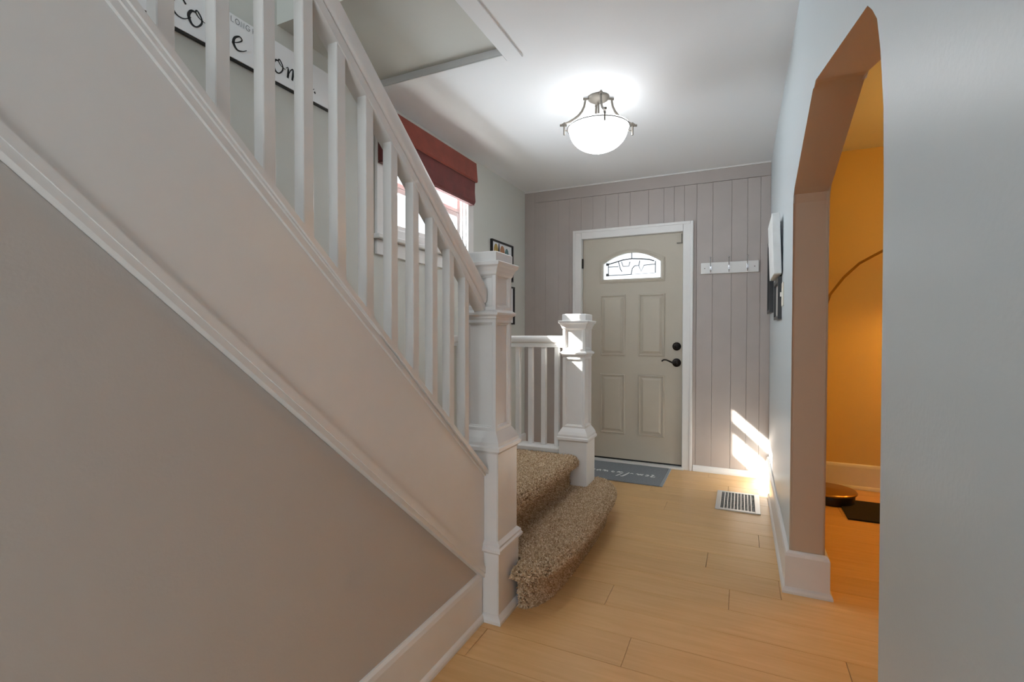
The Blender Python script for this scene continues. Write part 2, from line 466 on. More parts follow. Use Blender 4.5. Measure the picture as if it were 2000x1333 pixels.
def sash(name, y0, y1, z0, z1, t, x):
    bm = bmesh.new()
    box(bm, x-0.018, x+0.018, y0, y0+t, z0, z1, bev=0.003); box(bm, x-0.018, x+0.018, y1-t, y1, z0, z1, bev=0.003)
    box(bm, x-0.018, x+0.018, y0+t, y1-t, z0, z0+t, bev=0.003); box(bm, x-0.018, x+0.018, y0+t, y1-t, z1-t, z1, bev=0.003)
    f = build(name, bm, M_TRIM, win)
    boxm('pane', M_GLASS, f, x-0.003, x+0.003, y0+t-0.002, y1-t+0.002, z0+t-0.002, z1-t+0.002)
sash('lower_sash', WY0+0.017, WY1-0.017, WZ0+0.075, 2.115, 0.034, GX)
sash('upper_sash', WY0+0.017, WY1-0.017, 2.117, WZ1, 0.030, GX)
boxm('frame_sill', M_TRIM, win, GX-0.05, GX+0.04, WY0+0.017, WY1-0.017, WZ0+0.001, WZ0+0.074, bev=0.003)

# roman blind
bl = thing('roman_blind', 'red suede roman blind folded up over the landing window', 'blind', (WL, 2.86, 2.34))
def local(o, bmesh_name, bm, m, smooth=False):
    off = Matrix.Translation(-o.location); bm.transform(off); return build(bmesh_name, bm, m, o, smooth)
BY0, BY1 = 2.272, 3.385
bm = bmesh.new(); prism(bm, [(WL+0.024, 2.505), (WL+0.066, 2.505), (WL+0.072, 2.44), (WL+0.078, 2.365), (WL+0.072, 2.355), (WL+0.024, 2.36)], 'y', BY0, BY1)
local(bl, 'valance', bm, M_BLINDUP)
bm = bmesh.new(); prism(bm, [(WL+0.026, 2.40), (WL+0.062, 2.358), (WL+0.060, 2.28), (WL+0.066, 2.205), (WL+0.058, 2.188), (WL+0.026, 2.19)], 'y', BY0+0.012, BY1-0.014)
local(bl, 'lower_fold', bm, M_BLIND)
bm = bmesh.new(); prism(bm, [(WL+0.024, 2.187), (WL+0.056, 2.187), (WL+0.056, 2.178), (WL+0.024, 2.178)], 'y', BY0+0.014, BY1-0.016)
local(bl, 'hem_bar', bm, M_BLIND)

# ------------------------------------------------------------------ front door
dr = thing('door_1', kind='structure')
bm = bmesh.new()
for x0, x1 in ((DX0-0.068, DX0+0.008), (DX1-0.008, DX1+0.068)):
    box(bm, x0, x1, D-0.022, D-0.0005, 0.0, DZ1+0.068, bev=0.005)
box(bm, DX0+0.008, DX1-0.008, D-0.022, D-0.0005, DZ1-0.008, DZ1+0.068, bev=0.005)
for x0, x1 in ((DX0-0.075, DX0-0.052), (DX1+0.052, DX1+0.075)):
    box(bm, x0, x1, D-0.028, D-0.0005, 0.0, DZ1+0.076, bev=0.004)
box(bm, DX0-0.052, DX1+0.052, D-0.028, D-0.0005, DZ1+0.052, DZ1+0.076, bev=0.004)
build('casing', bm, M_TRIM, dr)
bm = bmesh.new()
box(bm, DX0, DX0+0.012, D, D+0.12, 0.0, DZ1); box(bm, DX1-0.010, DX1, D, D+0.12, 0.0, DZ1); box(bm, DX0+0.012, DX1-0.010, D, D+0.12, DZ1-0.008, DZ1)
build('jamb', bm, M_TRIM, dr)
LX0, LX1, LZ0, LZ1, LY = DX0+0.015, DX1-0.013, 0.034, DZ1-0.011, D+0.012
GX0, GX1, GZ0, GZS, GZT = -1.166, -0.645, 1.672, 1.822, 1.914
def arc_pts(x0, x1, zs, zt, n=14):
    out = []
    for i in range(n+1):
        t = i/n; out.append((x0+(x1-x0)*t, zs+(zt-zs)*(1-(2*t-1)**2)))
    return out
bm = bmesh.new()
box(bm, LX0, LX1, LY, LY+0.044, LZ0, GZ0); box(bm, LX0, GX0, LY, LY+0.044, GZ0, LZ1); box(bm, GX1, LX1, LY, LY+0.044, GZ0, LZ1)
prism(bm, arc_pts(GX0, GX1, GZS, GZT) + [(GX1, LZ1), (GX0, LZ1)], 'y', LY, LY+0.044)
leaf = build('leaf', bm, M_DOOR, dr)
# fan light
bm = bmesh.new()
inner = [(GX0+0.004, GZ0+0.004)] + [(x, z-0.003) for x, z in arc_pts(GX0+0.004, GX1-0.004, GZS, GZT)] + [(GX1-0.004, GZ0+0.004)]
outer = [(GX0-0.030, GZ0-0.028)] + [(x, z+0.030) for x, z in arc_pts(GX0-0.030, GX1+0.030, GZS, GZT)] + [(GX1+0.030, GZ0-0.028)]
mid = [((a[0]+b[0])/2, (a[1]+b[1])/2) for a, b in zip(inner, outer)]
loops = []
for pts, yy in ((outer, LY), (outer, LY-0.008), (mid, LY-0.014), (inner, LY-0.008), (inner, LY+0.02)):
    loops.append([bm.verts.new((x, yy, z)) for x, z in pts])
n = len(inner)
for i in range(len(loops)-1):
    for k in range(n):
        bm.faces.new((loops[i][k], loops[i][(k+1) % n], loops[i+1][(k+1) % n], loops[i+1][k]))
build('light_frame', bm, M_DOOR, leaf)
bm = bmesh.new(); prism(bm, [(x, z) for x, z in [(GX0, GZ0)] + arc_pts(GX0, GX1, GZS, GZT) + [(GX1, GZ0)]], 'y', LY+0.018, LY+0.024)
build('pane', bm, M_LITE, leaf)
bm = bmesh.new()
def lead(pts, r=0.0042): tube(bm, [(GX0+(GX1-GX0)*u, LY+0.014, GZ0+(GZT-GZ0)*v) for u, v in pts], r, 6)
lead([(0.08, .60), (.2, .66), (.35, .74), (.5, .77), (.65, .745), (.8, .70), (.88, .64)], 0.0058)
lead([(.5, .99), (.5, .77)]); lead([(.09, .58), (.09, .2)]); lead([(.09, .18), (.49, .18)]); lead([(.49, .18), (.51, .40), (.55, .5)])
lead([(.09, .5), (.27, .5)]); lead([(.27, .68), (.30, .42), (.33, .3)]); lead([(.32, .68), (.35, .5), (.45, .5), (.47, .66)]); lead([(.55, .5), (.62, .5), (.66, .28), (.71, .5), (.9, .52)])
lead([(.62, .5), (.64, .68)]); lead([(.9, .64), (.9, .2)]); lead([(.49, .18), (.9, .2)], 0.002)
for u, v in ((.075, .6), (.075, .2)):
    c = (GX0+(GX1-GX0)*u, LY+0.013, GZ0+(GZT-GZ0)*v); box(bm, c[0]-.014, c[0]+.014, c[1]-.002, c[1]+.002, c[2]-.012, c[2]+.012, bev=.0015)
build('leading', bm, M_LEAD, leaf)
def door_panel(x0, x1, z0, z1):
    bm = bmesh.new(); lv = []
    for d, p in ((0.0, 0.0), (0.004, 0.010), (0.012, 0.012), (0.018, 0.001), (0.027, 0.0012), (0.046, 0.012)):
        lv.append([bm.verts.new((x, LY-p, z)) for x, z in ((x0+d, z0+d), (x1-d, z0+d), (x1-d, z1-d), (x0+d, z1-d))])
    for i in range(len(lv)-1):
        for k in range(4): bm.faces.new((lv[i][k], lv[i][(k+1) % 4], lv[i+1][(k+1) % 4], lv[i+1][k]))
    bm.faces.new(lv[-1])
    build('panel', bm, M_DOOR, leaf)
for x0, x1 in ((-1.190, -0.956), (-0.840, -0.610)):
    door_panel(x0, x1, 0.975, 1.535); door_panel(x0, x1, 0.258, 0.808)
bm = bmesh.new(); lathe(bm, [(0.036, 0), (0.036, 0.006), (0.030, 0.012), (0.024, 0.014), (0.020, 0.03), (0.012, 0.034), (0.001, 0.035)], (-0.510, LY, 1.068), 24, 'y')
box(bm, -0.513, -0.507, LY-0.046, LY-0.034, 1.052, 1.084, bev=0.002)
build('deadbolt', bm, M_BRONZE, dr, True)
bm = bmesh.new(); lathe(bm, [(0.037, 0), (0.037, 0.006), (0.030, 0.012), (0.016, 0.016), (0.014, 0.05), (0.001, 0.052)], (-0.510, LY, 0.926), 24, 'y')
tube(bm,
     [(-0.510, LY-0.045, 0.926), (-0.530, LY-0.049, 0.926), (-0.548, LY-0.05, 0.931), (-0.570, LY-0.049, 0.942), (-0.592, LY-0.048, 0.951), (-0.612, LY-0.047, 0.951), (-0.624, LY-0.047, 0.944), (-0.628, LY-0.047, 0.936)],
     0.007, 8, [0.010, 0.009, 0.008, 0.007, 0.006, 0.006, 0.006, 0.007])
build('lever_handle', bm, M_BRONZE, dr, True)
for z in (1.835, 1.06, 0.26):
    bm = bmesh.new(); box(bm, LX0-0.010, LX0+0.006, D-0.004, D+0.012, z-0.045, z+0.045, bev=0.003)
    build('hinge', bm, M_BRONZE, dr)
bm = bmesh.new(); box(bm, LX1-0.012, LX1-0.006, LY-0.014, LY-0.001, 1.965, 2.045); box(bm, LX1-0.05, LX1-0.002, LY-0.012, LY-0.001, 1.962, 1.970)
build('latch', bm, M_NICKEL, dr)
boxm('door_sweep', M_BLACK, dr, LX0, LX1, LY+0.002, LY+0.04, 0.020, 0.033)
boxm('threshold', M_TRIM, dr, DX0-0.06, DX1+0.01, D-0.045, D+0.13, 0.0005, 0.019, bev=0.004)

# ------------------------------------------------------------------ staircase: stringer, mouldings, carpeted treads
st = thing('staircase', 'carpeted staircase with white stringer board rising towards the viewer', 'stairs', (NX, N1Y, 0))
SY1 = 1.783; SY0 = -0.22
def capz(y): return 1.211 + 0.880*(1.122-y)
def trimz(y): return 1.160 + 0.862*(1.13-y)
def lowt(y): return 0.739 + 0.872*(1.2-y)
def band(f0, f1, x0, x1, y0=SY0, y1=SY1):
    bm = bmesh.new(); prism(bm, [(y0, f0(y0)), (y1, f0(y1)), (y1, f1(y1)), (y0, f1(y0))], 'x', x0, x1); return bm
local(st, 'stringer', band(lambda y: low(y)+0.005, lambda y: capz(y)-0.02, SW-0.055, -0.957), M_TRIM)
bm = band(low, lambda y: low(y)+0.018, SW+0.001, -0.951); 
b2 = band(lambda y: low(y)+0.018, lambda y: lowt(y)-0.012, SW+0.001, -0.947)
b3 = band(lambda y: lowt(y)-0.012, lowt, SW+0.001, -0.953)
def merge(bms):
    out = bmesh.new()
    for b in bms:
        me = bpy.data.meshes.new('t'); b.to_mesh(me); b.free(); out.from_mesh(me); bpy.data.meshes.remove(me)
    return out
local(st, 'lower_moulding', merge([bm, b2, b3]), M_TRIM)
local(st, 'upper_moulding', merge([band(trimz, lambda y: trimz(y)+0.020, -0.957, -0.949), band(lambda y: trimz(y)+0.020, lambda y: capz(y)-0.024, -0.957, -0.943)]), M_TRIM)
local(st, 'stringer_cap', merge([band(lambda y: capz(y)-0.024, lambda y: capz(y)-0.006, SW-0.075, -0.937), band(lambda y: capz(y)-0.006, capz, SW-0.070, -0.942)]), M_TRIM)
# upper flight, hidden in part by the stringer
for i in range(8):
    z1 = LAND + 0.190*(i+1); y1 = 1.74 - 0.2217*i
    bm = bmesh.new()
    prism(bm, [(y1, z1-0.19), (y1, z1-0.045), (y1+0.03, z1-0.035), (y1+0.034, z1-0.015), (y1+0.02, z1), (y1-0.2217, z1), (y1-0.2217, z1-0.19)], 'x', WL+0.002, SW-0.076)
    local(st, 'tread', bm, M_UNDERLAY)

# ---- carpet pile
def tufts(name, tris, density, length, width, parent, seed=1, lean=0.55):
    rs = np.random.RandomState(seed)
    Tn = np.array([[list(a), list(b), list(c)] for a, b, c in tris], float)
    e1 = Tn[:, 1]-Tn[:, 0]; e2 = Tn[:, 2]-Tn[:, 0]
    cr = np.cross(e1, e2); ar = np.linalg.norm(cr, axis=1)/2; nn = cr/(2*ar[:, None]+1e-12)
    N = int(ar.sum()*density)
    idx = rs.choice(len(ar), N, p=ar/ar.sum())
    u, v = rs.rand(N), rs.rand(N); fl = u+v > 1; u[fl], v[fl] = 1-u[fl], 1-v[fl]
    P = Tn[idx, 0] + e1[idx]*u[:, None] + e2[idx]*v[:, None]; Nn = nn[idx]
    Nn = np.where((Nn[:, 2:3] < -0.5), -Nn, Nn)
    rnd = rs.normal(size=(N, 3)); tan = rnd - (rnd*Nn).sum(1, keepdims=True)*Nn; tan /= np.linalg.norm(tan, axis=1, keepdims=True)+1e-9
    bit = np.cross(Nn, tan)
    d = Nn + tan*(lean*rs.rand(N, 1)); d /= np.linalg.norm(d, axis=1, keepdims=True)
    Ln = length*(0.65+0.6*rs.rand(N, 1)); W = width*(0.8+0.5*rs.rand(N, 1))
    midp = P + d*Ln*0.55 + tan*0.0; tip = P + d*Ln + tan*W*0.5
    ring = []
    for k in range(4):
        a = 2*math.pi*k/4
        ring.append((tan*math.cos(a)+bit*math.sin(a)))
    V = np.empty((N, 9, 3))
    for k in range(4):
        V[:, k] = P - Nn*0.001 + ring[k]*W*0.42; V[:, 4+k] = midp + ring[k]*W*0.62
    V[:, 8] = tip
    base = (np.arange(N)*9)[:, None]
    q = []
    for k in range(4):
        k2 = (k+1) % 4
        q.append(np.stack([base[:, 0]+k, base[:, 0]+k2, base[:, 0]+4+k2, base[:, 0]+4+k], 1))
    quads = np.concatenate(q, 0)
    t = []
    for k in range(4):
        t.append(np.stack([base[:, 0]+4+k, base[:, 0]+4+(k+1) % 4, base[:, 0]+8], 1))
    tr = np.concatenate(t, 0)
    me = bpy.data.meshes.new(name)
    me.vertices.add(N*9); me.vertices.foreach_set('co', V.ravel())
    loops = np.concatenate([quads.ravel(), tr.ravel()]).astype(np.int32)
    me.loops.add(len(loops)); me.loops.foreach_set('vertex_index', loops)
    nf = len(quads)+len(tr); me.polygons.add(nf)
    starts = np.concatenate([np.arange(len(quads))*4, len(quads)*4 + np.arange(len(tr))*3]).astype(np.int32)
    me.polygons.foreach_set('loop_start', starts)
    me.update(calc_edges=True); me.validate()
    tone = np.clip(rs.beta(2.2, 2.0, N)*0.9 + 0.08, 0, 1)
    att = me.attributes.new('tone', 'FLOAT', 'POINT'); att.data.foreach_set('value', np.repeat(tone, 9).astype(np.float32))
    me.materials.append(M_PILE)
    o = link(name, me, M_PILE, parent); o['kind'] = 'stuff'
    return o

# bottom step with bullnose ends
front = smooth_path([(-0.874, 1.872), (-0.83, 1.868), (-0.775, 1.90), (-0.728, 1.985), (-0.702, 2.11), (-0.690, 2.30), (-0.688, 2.60), (-0.694, 2.88), (-0.712, 3.06), (-0.748, 3.19), (-0.80, 3.28), (-0.845, 3.325), (-0.876, 3.33)], 5)
front = [Vector((p[0], p[1])) for p in front]
back = [Vector(p) for p in ((-0.888, 3.33), (-0.888, 3.052), (-1.02, 3.052), (-1.02, 1.996), (-0.874, 1.996))]
nf = len(front); norms = []
for i in range(nf):
    t = (front[min(i+1, nf-1)]-front[max(i-1, 0)]).normalized(); norms.append(Vector((t.y, -t.x)))
STEP = 0.182
prof = [(0.060, 0.0), (0.056, 0.115), (0.048, 0.128), (0.012, 0.136), (0.0, 0.150), (0.001, 0.165), (0.012, 0.177), (0.032, STEP)]
bm = bmesh.new(); rings = []
for off, z in prof:
    r = []
    for p, nrm in zip(front, norms):
        q = p - nrm*off; q.x = max(q.x, -0.874)
        r.append(bm.verts.new((q.x, q.y, z)))
    r += [bm.verts.new((p.x, p.y, z)) for p in back]
    rings.append(r)
tot = len(rings[0]); stris = []
for i in range(len(rings)-1):
    for k in range(tot):
        a, b, c, d = rings[i][k], rings[i][(k+1) % tot], rings[i+1][(k+1) % tot], rings[i+1][k]
        bm.faces.new((a, b, c, d))
        if k < nf-1:
            stris.append((a.co.copy(), b.co.copy(), c.co.copy())); stris.append((a.co.copy(), c.co.copy(), d.co.copy()))
topf = bm.faces.new(rings[-1]); bm.faces.new(rings[0][::-1])
tf = bmesh.ops.triangulate(bm, faces=[topf])['faces']
for f in tf: 
    v = [q.co.copy() for q in f.verts]
    if (v[1]-v[0]).cross(v[2]-v[0]).z < 0: v = [v[0], v[2], v[1]]
    stris.append(tuple(v))
step = local(st, 'bottom_step', bm, M_UNDERLAY)
def pile(tris, dens, parent, seed, ln=0.013, wd=0.0062):
    o = tufts('carpet_pile', [tuple(Vector(p)-st.location for p in t) for t in tris], dens, ln, wd, parent, seed); return o
pile(stris, 52000, step, 3)
# landing with its nosed front edge
LX = -0.950
lprof = [(-1.012, STEP-0.002), (-1.010, LAND-0.075), (-0.985, LAND-0.066), (LX-0.004, LAND-0.052), (LX, LAND-0.034), (LX-0.004, LAND-0.014), (LX-0.022, LAND-0.001), (-1.09, LAND)]
bm = bmesh.new()
pts = lprof + [(-1.09, 0.02), (-1.012, 0.02)]
prism(bm, [(x, z) for x, z in pts], 'y', 1.990, 3.050)
box(bm, WL+0.003, -1.0905, 1.742, 3.052, 0.02, LAND)
ld = local(st, 'landing', bm, M_UNDERLAY)
ltris = []
for (xa, za), (xb, zb) in zip(lprof[:-1], lprof[1:]):
    a, b = Vector((xa, 1.992, za)), Vector((xb, 1.992, zb)); c, d = Vector((xb, 3.046, zb)), Vector((xa, 3.046, za))
    for t in ((a, b, c), (a, c, d)):
        nrm = (t[1]-t[0]).cross(t[2]-t[0])
        if nrm.x + nrm.z < 0: t = (t[0], t[2], t[1])
        ltris.append(t)
a, b, c, d = Vector((-1.09, 1.80, LAND)), Vector((-1.09, 3.046, LAND)), Vector((-1.94, 3.046, LAND)), Vector((-1.94, 1.80, LAND))
ltris += [(a, b, c), (a, c, d)]
pile(ltris, 42000, ld, 5)
# fascia board below the guard, foyer side
boxm('landing_fascia', M_TRIM, st, *(lambda a: a)((WL+0.002-NX, NX-0.106-NX, 3.10-N1Y, 3.14-N1Y)), 0.0, LAND+0.005)

# ------------------------------------------------------------------ newel posts
def newel(label, cx, cy, dz, low_block):
    t = thing('newel_post', label, 'newel post', (cx, cy, 0), group='newel posts')
    def part(name, fn):
        bm = bmesh.new(); fn(bm); return build(name, bm, M_TRIM, t)
    Z = lambda z: z+dz
    def pblock(bm):
        square(bm, [(0.095, 0.292 if low_block else 0.0), (0.095, Z(0.699))], 0, 0)
        bmesh.ops.bevel(bm, geom=[e for e in bm.edges if abs(e.verts[0].co.z-e.verts[1].co.z) > 0.1], offset=0.003, segments=2, affect='EDGES')
    if low_block:
        def bb(bm):
            square(bm, [(0.101, 0.0), (0.101, 0.284)], 0, 0)
            bmesh.ops.bevel(bm, geom=[e for e in bm.edges if abs(e.verts[0].co.z-e.verts[1].co.z) > 0.1], offset=0.003, segments=2, affect='EDGES')
        part('base_block', bb)
        part('base_shoe', lambda bm: square(bm, [(0.118, 0.0), (0.118, 0.012), (0.112, 0.022), (0.1012, 0.032)], 0, 0))
        part('base_moulding', lambda bm: square(bm, [(0.101, 0.280), (0.107, 0.286), (0.115, 0.292), (0.115, 0.302), (0.109, 0.310), (0.109, 0.318), (0.0952, 0.332)], 0, 0))
    part('pedestal', pblock)
    part('pedestal_moulding', lambda bm: square(bm, [(0.0951, Z(0.690)), (0.100, Z(0.696)), (0.107, Z(0.702)), (0.107, Z(0.716)), (0.101, Z(0.722)), (0.100, Z(0.734)), (0.092, Z(0.752)), (0.0765, Z(0.778))], 0, 0))
    part('shaft', lambda bm: panelled(bm, 0, 0, 0.0755, Z(0.775), Z(1.245), 0.022, 0.012))
    part('band', lambda bm: square(bm, [(0.0756, Z(1.243)), (0.080, Z(1.247)), (0.080, Z(1.255)), (0.091, Z(1.262)), (0.092, Z(1.270)), (0.086, Z(1.276)), (0.0756, Z(1.282))], 0, 0))
    part('neck', lambda bm: panelled(bm, 0, 0, 0.0755, Z(1.280), Z(1.442), 0.022, 0.012))
    part('crown', lambda bm: square(bm, [(0.0756, Z(1.424)), (0.080, Z(1.430)), (0.083, Z(1.442)), (0.091, Z(1.458)), (0.099, Z(1.466)), (0.101, Z(1.478)), (0.097, Z(1.481))], 0, 0))
    part('cap', lambda bm: (square(bm, [(0.079, Z(1.480)), (0.079, Z(1.519)), (0.075, Z(1.524))], 0, 0)))
    return t
newel('tall white square newel post at foot of stair handrail', NX, N1Y, 0.0, True)
newel('shorter white newel post by the doormat at end of landing rail', NX, N2Y, -0.215, False)

# ------------------------------------------------------------------ stair balustrade
sb = thing('stair_balustrade', 'white sloping handrail with square balusters along the stair stringer', 'railing', (NX, N1Y, 0))
def railz(y): return 1.410 + 0.832*(1.775-y)
RX = -0.986
bm = bmesh.new()
ya, yb = 0.381, N1Y-0.077
def rail_prof():
    # (dx, dz below top line), rounded shoulders, waist groove, narrower foot
    return [(-0.018, 0.0), (0.018, 0.0), (0.028, -0.010), (0.031, -0.022), (0.031, -0.062), (0.027, -0.072), (0.020, -0.078), (0.024, -0.084), (0.024, -0.118), (-0.024, -0.118), (-0.024, -0.084), (-0.020, -0.078), (-0.027, -0.072), (-0.031, -0.062), (-0.031, -0.022), (-0.028, -0.010)]
rr = [[bm.verts.new((RX+dx, y, railz(y)+dz)) for dx, dz in rail_prof()] for y in (ya, yb)]
n = len(rr[0])
for k in range(n): bm.faces.new((rr[0][k], rr[0][(k+1) % n], rr[1][(k+1) % n], rr[1][k]))
bm.faces.new(rr[0]); bm.faces.new(rr[1])
local(sb, 'handrail', bm, M_TRIM, True)
BW = 0.0325
for k in range(-2, 10):
    yc = 0.672 + 0.1098*k
    bm = bmesh.new()
    y0, y1 = yc-BW/2, yc+BW/2
    prism(bm, [(y0, capz(y0)), (y1, capz(y1)), (y1, railz(y1)-0.112), (y0, railz(y0)-0.112)], 'x', -0.982-BW/2, -0.982+BW/2)
    bmesh.ops.bevel(bm, geom=[e for e in bm.edges if abs(e.verts[0].co.z-e.verts[1].co.z) > 0.2], offset=0.002, segments=1, affect='EDGES')
    local(sb, 'baluster', bm, M_TRIM)

# ------------------------------------------------------------------ landing balustrade
lb = thing('landing_balustrade', 'short level white railing between far newel post and window wall', 'railing', (NX, N2Y, 0))
bm = bmesh.new(); xa, xb = WL+0.002, NX-0.0765; zt = 1.166
rr = [[bm.verts.new((x, N2Y+dx, zt+dz*0.66)) for dx, dz in rail_prof()] for x in (xa, xb)]
for k in range(n): bm.faces.new((rr[0][k], rr[0][(k+1) % n], rr[1][(k+1) % n], rr[1][k]))
bm.faces.new(rr[0]); bm.faces.new(rr[1])
local(lb, 'handrail', bm, M_TRIM, True)
bm = bmesh.new(); box(bm, WL+0.002, NX-0.0965, 3.060, 3.20, LAND+0.006, LAND+0.034, bev=0.004); local(lb, 'shoe_rail', bm, M_TRIM)
for k in range(9):
    xc = -1.130 - 0.0965*k
    if xc < WL+0.03: break
    bm = bmesh.new(); box(bm, xc-BW/2, xc+BW/2, N2Y-BW/2, N2Y+BW/2, LAND+0.034, zt-0.078, bev=0.002, seg=1); local(lb, 'baluster', bm, M_TRIM)

# ------------------------------------------------------------------ sign on the window wall
sg = thing('wall_sign', 'long white sign with black script lettering high on the stair wall', 'sign', (WL, 1.3, 2.42))
SX = WL+0.022
bm = bmesh.new(); box(bm, WL+0.001, SX-0.004, 0.55, 1.955, 2.327, 2.512); local(sg, 'backing', bm, M_BLACK)
bm = bmesh.new(); box(bm, SX-0.004, SX, 0.55, 1.955, 2.333, 2.512); local(sg, 'face', bm, M_BOARD)
bm = bmesh.new()
O, DU, DV, DN = Vector((SX, 0, 0)), Vector((0, 1, 0)), Vector((0, 0, 1)), Vector((1, 0, 0))
XB, XH = 2.374, 0.055
def stroke(x, pts, wd=0.0082, sx=1.0):
    ribbon(LB[0], smooth_path([(x+p[0]*XH*sx, XB+p[1]*XH, (p[2] if len(p) > 2 else 1.0)) for p in pts], 6), wd, O, DU, DV, DN)
def let_o(x): stroke(x, [(.55, 1.0, .5), (.2, .92, 1.2), (.0, .5, 1.5), (.2, .05, 1.2), (.55, .0, .7), (.9, .4, .9), (.9, .8, .8), (.62, 1.15, .8), (.5, 1.0, .7), (.75, .72, .5), (1.2, .6, .35)])
def let_c(x): stroke(x, [(.95, 1.15, 1.0), (.6, 1.45, .7), (.2, 1.1, .9), (.0, .55, 1.2), (.3, .1, .8), (.8, .08, .5), (1.3, .45, .35)])
def let_e(x): stroke(x, [(-.1, .35, .35), (.35, .55, .5), (.75, .9, .7), (.55, 1.1, .7), (.15, .8, 1.2), (.05, .35, 1.5), (.35, .0, 1.0), (.8, .1, .5), (1.15, .35, .35)])
def let_m(x):
    stroke(x, [(-.2, .75, .35), (.0, .9, .6), (.02, .45, 1.4), (-.05, .0, 1.3)])
    stroke(x, [(-.03, .15, .5), (.25, .75, .6), (.5, .95, .9), (.5, .5, 1.4), (.42, .0, 1.2)])
    stroke(x, [(.44, .15, .5), (.75, .75, .6), (1.0, .95, .9), (.98, .4, 1.4), (1.1, .02, .9), (1.4, .25, .35)])
def let_h(x):
    stroke(x, [(-.3, .3, .35), (.3, 1.3, .5), (.25, 1.9, .8), (.05, 1.4, 1.2), (-.05, .0, 1.3)])
    stroke(x, [(-.03, .15, .5), (.3, .75, .7), (.52, .9, .9), (.5, .4, 1.4), (.6, .02, .9), (.95, .25, .35)])
def let_dot(x): stroke(x, [(.0, -.02, 1.3), (.06, .06, 1.5), (.12, .1, 1.3)], 0.007)
LB = [None]
for fn, x in ((let_c, 1.142), (let_o, 1.204), (let_m, 1.288), (let_e, 1.385), (let_h, 1.520), (let_o, 1.580), (let_m, 1.660), (let_e, 1.752), (let_dot, 1.816)):
    LB[0] = bmesh.new(); fn(x); local(sg, 'letter', LB[0], M_INK)
bm = bmesh.new()
def cap(x, segs, h=0.0215, wd=0.0026):
    for s in segs: ribbon(bm, [(x+p[0]*h, 2.480+p[1]*h) for p in s], wd, O, DU, DV, DN)
circ = [(0.42+0.42*math.cos(a), 0.5+0.5*math.sin(a)) for a in [2*math.pi*i/16 for i in range(17)]]
cap(1.378, [[(0, 1), (0, 0), (.5, 0)]])
cap(1.397, [circ]); cap(1.423, [[(0, 0), (0, 1), (.62, 0), (.62, 1)]])
cap(1.446, [[(0.42+0.42*math.cos(a), 0.5+0.5*math.sin(a)) for a in [0.7+i*0.35 for i in range(16)]] + [(.84, .45), (.45, .45)]])
cap(1.478, [[(0, 0), (0, 1)], [(.6, 0), (.6, 1)], [(0, .5), (.6, .5)]])
local(sg, 'small_capitals', bm, M_GREYINK)

# ------------------------------------------------------------------ pictures on the window wall
ART = [mat('art_ochre', (178, 150, 84), .7, var=.2, vscale=60), mat('art_peach', (176, 128, 96), .7, var=.2, vscale=60), mat('art_teal', (88, 118, 120), .7, var=.25, vscale=60), mat('art_slate', (92, 96, 108), .7, var=.3, vscale=60)]
def picture(label, y0, y1, z0, z1, blobs):
    t = thing('picture_frame', label, 'picture', (WL, (y0+y1)/2, z0), group='framed pictures by the door wall')
    bm = bmesh.new(); fw, x0, x1 = 0.014, WL+0.001, WL+0.022
    box(bm, x0, x1, y0, y0+fw, z0, z1); box(bm, x0, x1, y1-fw, y1, z0, z1); box(bm, x0, x1, y0+fw, y1-fw, z0, z0+fw); box(bm, x0, x1, y0+fw, y1-fw, z1-fw, z1)
    local(t, 'frame', bm, M_BLACK)
    bm = bmesh.new(); box(bm, x0, x0+0.006, y0+fw, y1-fw, z0+fw, z1-fw); local(t, 'sheet', bm, M_BOARD)
    for (u, v, ru, rv, mi) in blobs:
        bm = bmesh.new(); cy, cz = y0+(y1-y0)*u, z0+(z1-z0)*v
        prism(bm, [(cy+(y1-y0)*ru*math.cos(a), cz+(z1-z0)*rv*math.sin(a)) for a in [2*math.pi*i/14 for i in range(14)]], 'x', x0+0.006, x0+0.0068)
        local(t, 'print', bm, mi if not isinstance(mi, int) else ART[mi])
picture('black framed picture with ochre and teal shapes, upper one behind tall newel', 3.742, 4.172, 1.655, 1.990,
        [(.23, .72, .10, .20, 0), (.36, .72, .035, .24, M_BLACK), (.52, .72, .11, .20, 1), (.73, .66, .10, .22, 2), (.86, .25, .09, .2, 2), (.3, .2, .12, .16, 3)])
picture('black framed picture with blue grey shapes, lower one behind tall newel', 3.80, 4.205, 1.262, 1.612,
        [(.75, .5, .07, .2, 2), (.8, .24, .06, .14, 3), (.4, .5, .12, .3, 0)])

# ------------------------------------------------------------------ ceiling light
cl = thing('ceiling_light', 'semi-flush nickel ceiling light with glowing white glass bowl', 'ceiling light', (-0.770, 2.850, H))
CZ = 0
bm = bmesh.new(); lathe(bm, [(0.062, -0.0005), (0.064, -0.006), (0.060, -0.014), (0.044, -0.024), (0.018, -0.030), (0.001, -0.031)], (0, 0, 0), 40); build('canopy', bm, M_NICKEL, cl, True)
bm = bmesh.new(); tube(bm, [(0, 0, -0.036), (0, 0, -0.30)], 0.006, 10); build('stem', bm, M_NICKEL, cl, True)
RB, ZR, ZB = 0.170, -0.188, -0.318
prof = []
for i in range(15):
    a = math.pi/2*i/14; prof.append((RB*math.sin(a)**0.97 if i else 0.002, ZB + (ZR-ZB)*(1-math.cos(a))**1.0))
rim = [(RB+0.007, ZR+0.006), (RB+0.006, ZR+0.014), (RB-0.006, ZR+0.020), (RB-0.014, ZR+0.020)]
prof2 = prof + rim
inn = [(max(r-0.007, 0.002), z+0.007) for r, z in prof][::-1]
bm = bmesh.new(); lathe(bm, prof2 + [(RB-0.016, ZR+0.014)] + inn, (0, 0, 0), 48); bowl = build('glass_bowl', bm, M_BOWL, cl, True)
bowl.data.materials.append(M_BOWLIN)
